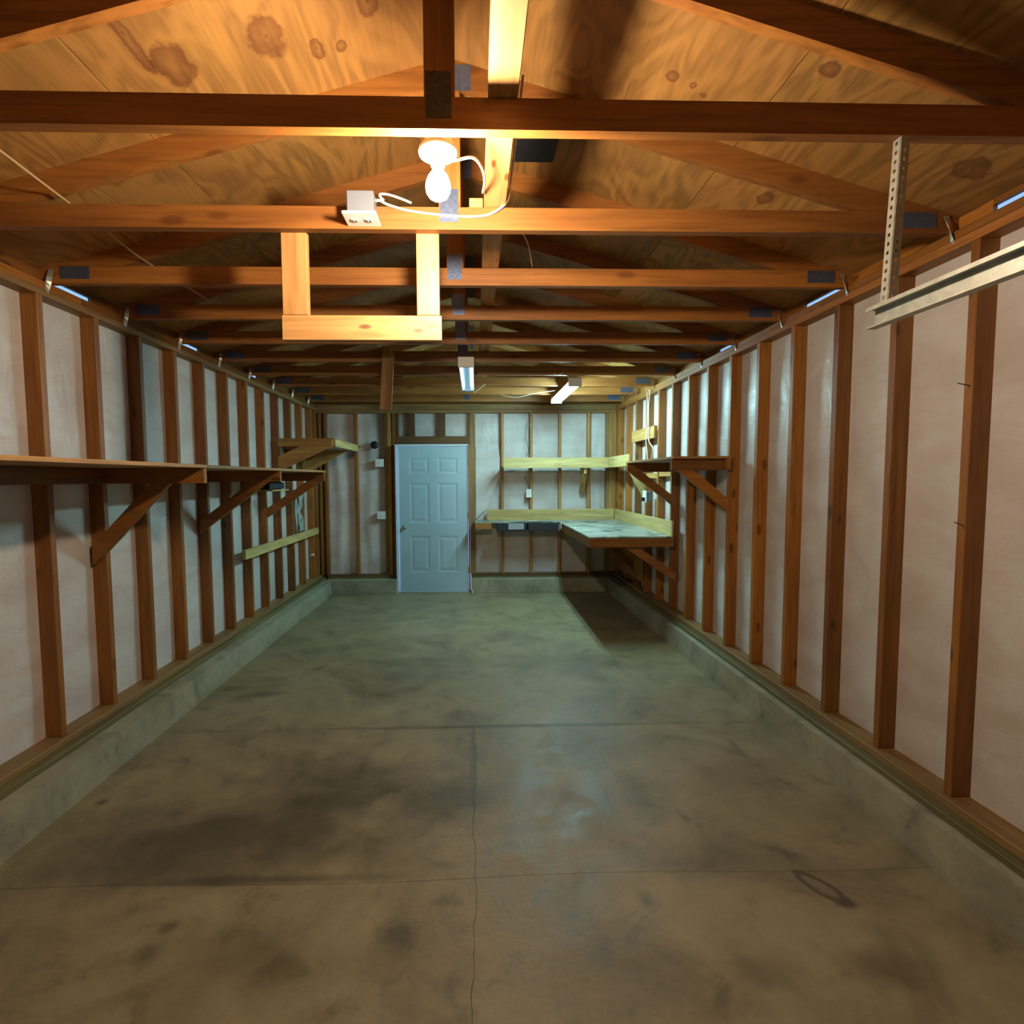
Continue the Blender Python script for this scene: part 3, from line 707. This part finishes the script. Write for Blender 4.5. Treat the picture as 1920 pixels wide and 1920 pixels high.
# crumpled plastic film hanging behind the studs
vs, fs = [], []; nu, nv = 8, 26
for j in range(nv+1):
    for i in range(nu+1):
        u = i/nu; v = j/nv
        vs.append((XL+.012+.014*math.sin(7*u+9*v)+.01*math.sin(19*v+3*u), 6.60+u*.22*(1-.3*math.sin(3*v)), .96+v*.52))
for j in range(nv):
    for i in range(nu): k = j*(nu+1)+i; fs.append((k, k+1, k+nu+2, k+nu+1))
me = bpy.data.meshes.new('plastic_sheet'); me.from_pydata(vs, [], fs)
for p in me.polygons: p.use_smooth = True
o = link('plastic_sheet', me, M_PLAST); m = o.modifiers.new('s', 'SOLIDIFY'); m.thickness = .001
tag(o, 'crumpled clear plastic sheet hanging above the pale board by the back left corner', 'plastic sheet')
pp = tube('pipe_stub', [(XL+.005, 7.10, .60), (XL+.06, 7.02, .615)], .014, M_WHITE, None, 12, False); tag(pp, 'short white pipe stub sticking out of the left wall near the back corner', 'pipe')

# ------------------------------------------------------------------ electrical bits
def wall_box(x0, x1, z0, z1, label, name='wall_switch', slots=True):
    t = thing(name, ((x0+x1)/2, YB, z0), label, 'switch' if name == 'wall_switch' else 'outlet')
    box('back_box', x0+.008, x1-.008, YB-.025, YB+.035, z0+.008, z1-.008, M_GREYBOX, t, .002)
    cpl = box('cover_plate', x0, x1, YB-.034, YB-.0255, z0, z1, M_WHITE, t, .003)
    xm, zm = (x0+x1)/2, (z0+z1)/2
    box('toggle', xm-.005, xm+.005, YB-.044, YB-.0345, zm-.010, zm+.008, M_WHITE, cpl, .001)
    return t
wall_box(-1.385, -1.268, 1.775, 1.885, 'white switch plate left of the door, the upper of two')
wall_box(-1.372, -1.255, 1.045, 1.155, 'white switch plate left of the door, the lower of two')
wall_box(.722, .800, 1.335, 1.455, 'narrow white switch plate on the back wall above the workbench')
dk = lathe('round_cap', (-1.395, YB-.001, 2.08), (0, -1, 0), [(.055, 0), (.055, .010), (.045, .02), (.02, .026), (.012, .028)], M_DARK, None, 20); tag(dk, 'round dark cap mounted high on the back wall, left of the door', 'cap')
t = thing('outlet_box', (XR, 6.0, 1.42), 'grey-white outlet box on a right wall stud above the workbench', 'outlet')
box('metal_box', XR-.055, XR-.0005, 5.98, 6.09, 1.335, 1.45, M_GREYBOX, t, .003); cpp = box('cover_plate', XR-.062, XR-.0555, 5.972, 6.098, 1.325, 1.46, M_WHITE, t, .002)
box('plug', XR-.10, XR-.063, 6.0, 6.035, 1.34, 1.385, M_DARK, cpp, .004)
cbx = tube('hanging_cable', [(1.93, 6.0, 2.60), (1.97, 5.99, 2.58), (1.952, 5.96, 2.40), (1.945, 5.93, 2.2), (1.955, 5.94, 2.02), (1.935, 5.75, 1.93), (1.95, 5.82, 1.83), (1.962, 5.93, 1.785)], .006, M_CABLE); tag(cbx, 'white cable hanging down the right wall beside the corner shelf', 'cable')
cbx = tube('hanging_cable', [(1.955, 6.03, 2.59), (1.962, 6.02, 2.30), (1.958, 6.05, 2.05), (1.96, 6.02, 1.9), (1.958, 5.99, 1.79)], .005, M_CABLE); tag(cbx, 'second, straighter white cable hanging down the right wall by the corner shelf', 'cable')
cbx = tube('thin_wire', [(.745, 7.492, 2.40), (.72, 7.492, 2.2), (.755, 7.492, 2.0), (.735, 7.492, 1.93)], .0035, M_SLOT); tag(cbx, 'thin dark wire running down the back wall stud above the corner shelf', 'wire')
cbx = tube('thin_wire', [(.70, 7.492, 1.64), (.735, 7.49, 1.56), (.76, 7.47, 1.457)], .0035, M_SLOT); tag(cbx, 'thin dark wire leading into the narrow switch plate over the workbench', 'wire')

for o in bpy.data.objects:
    for k in ('label', 'category'):
        if k in o and o[k] is None: del o[k]
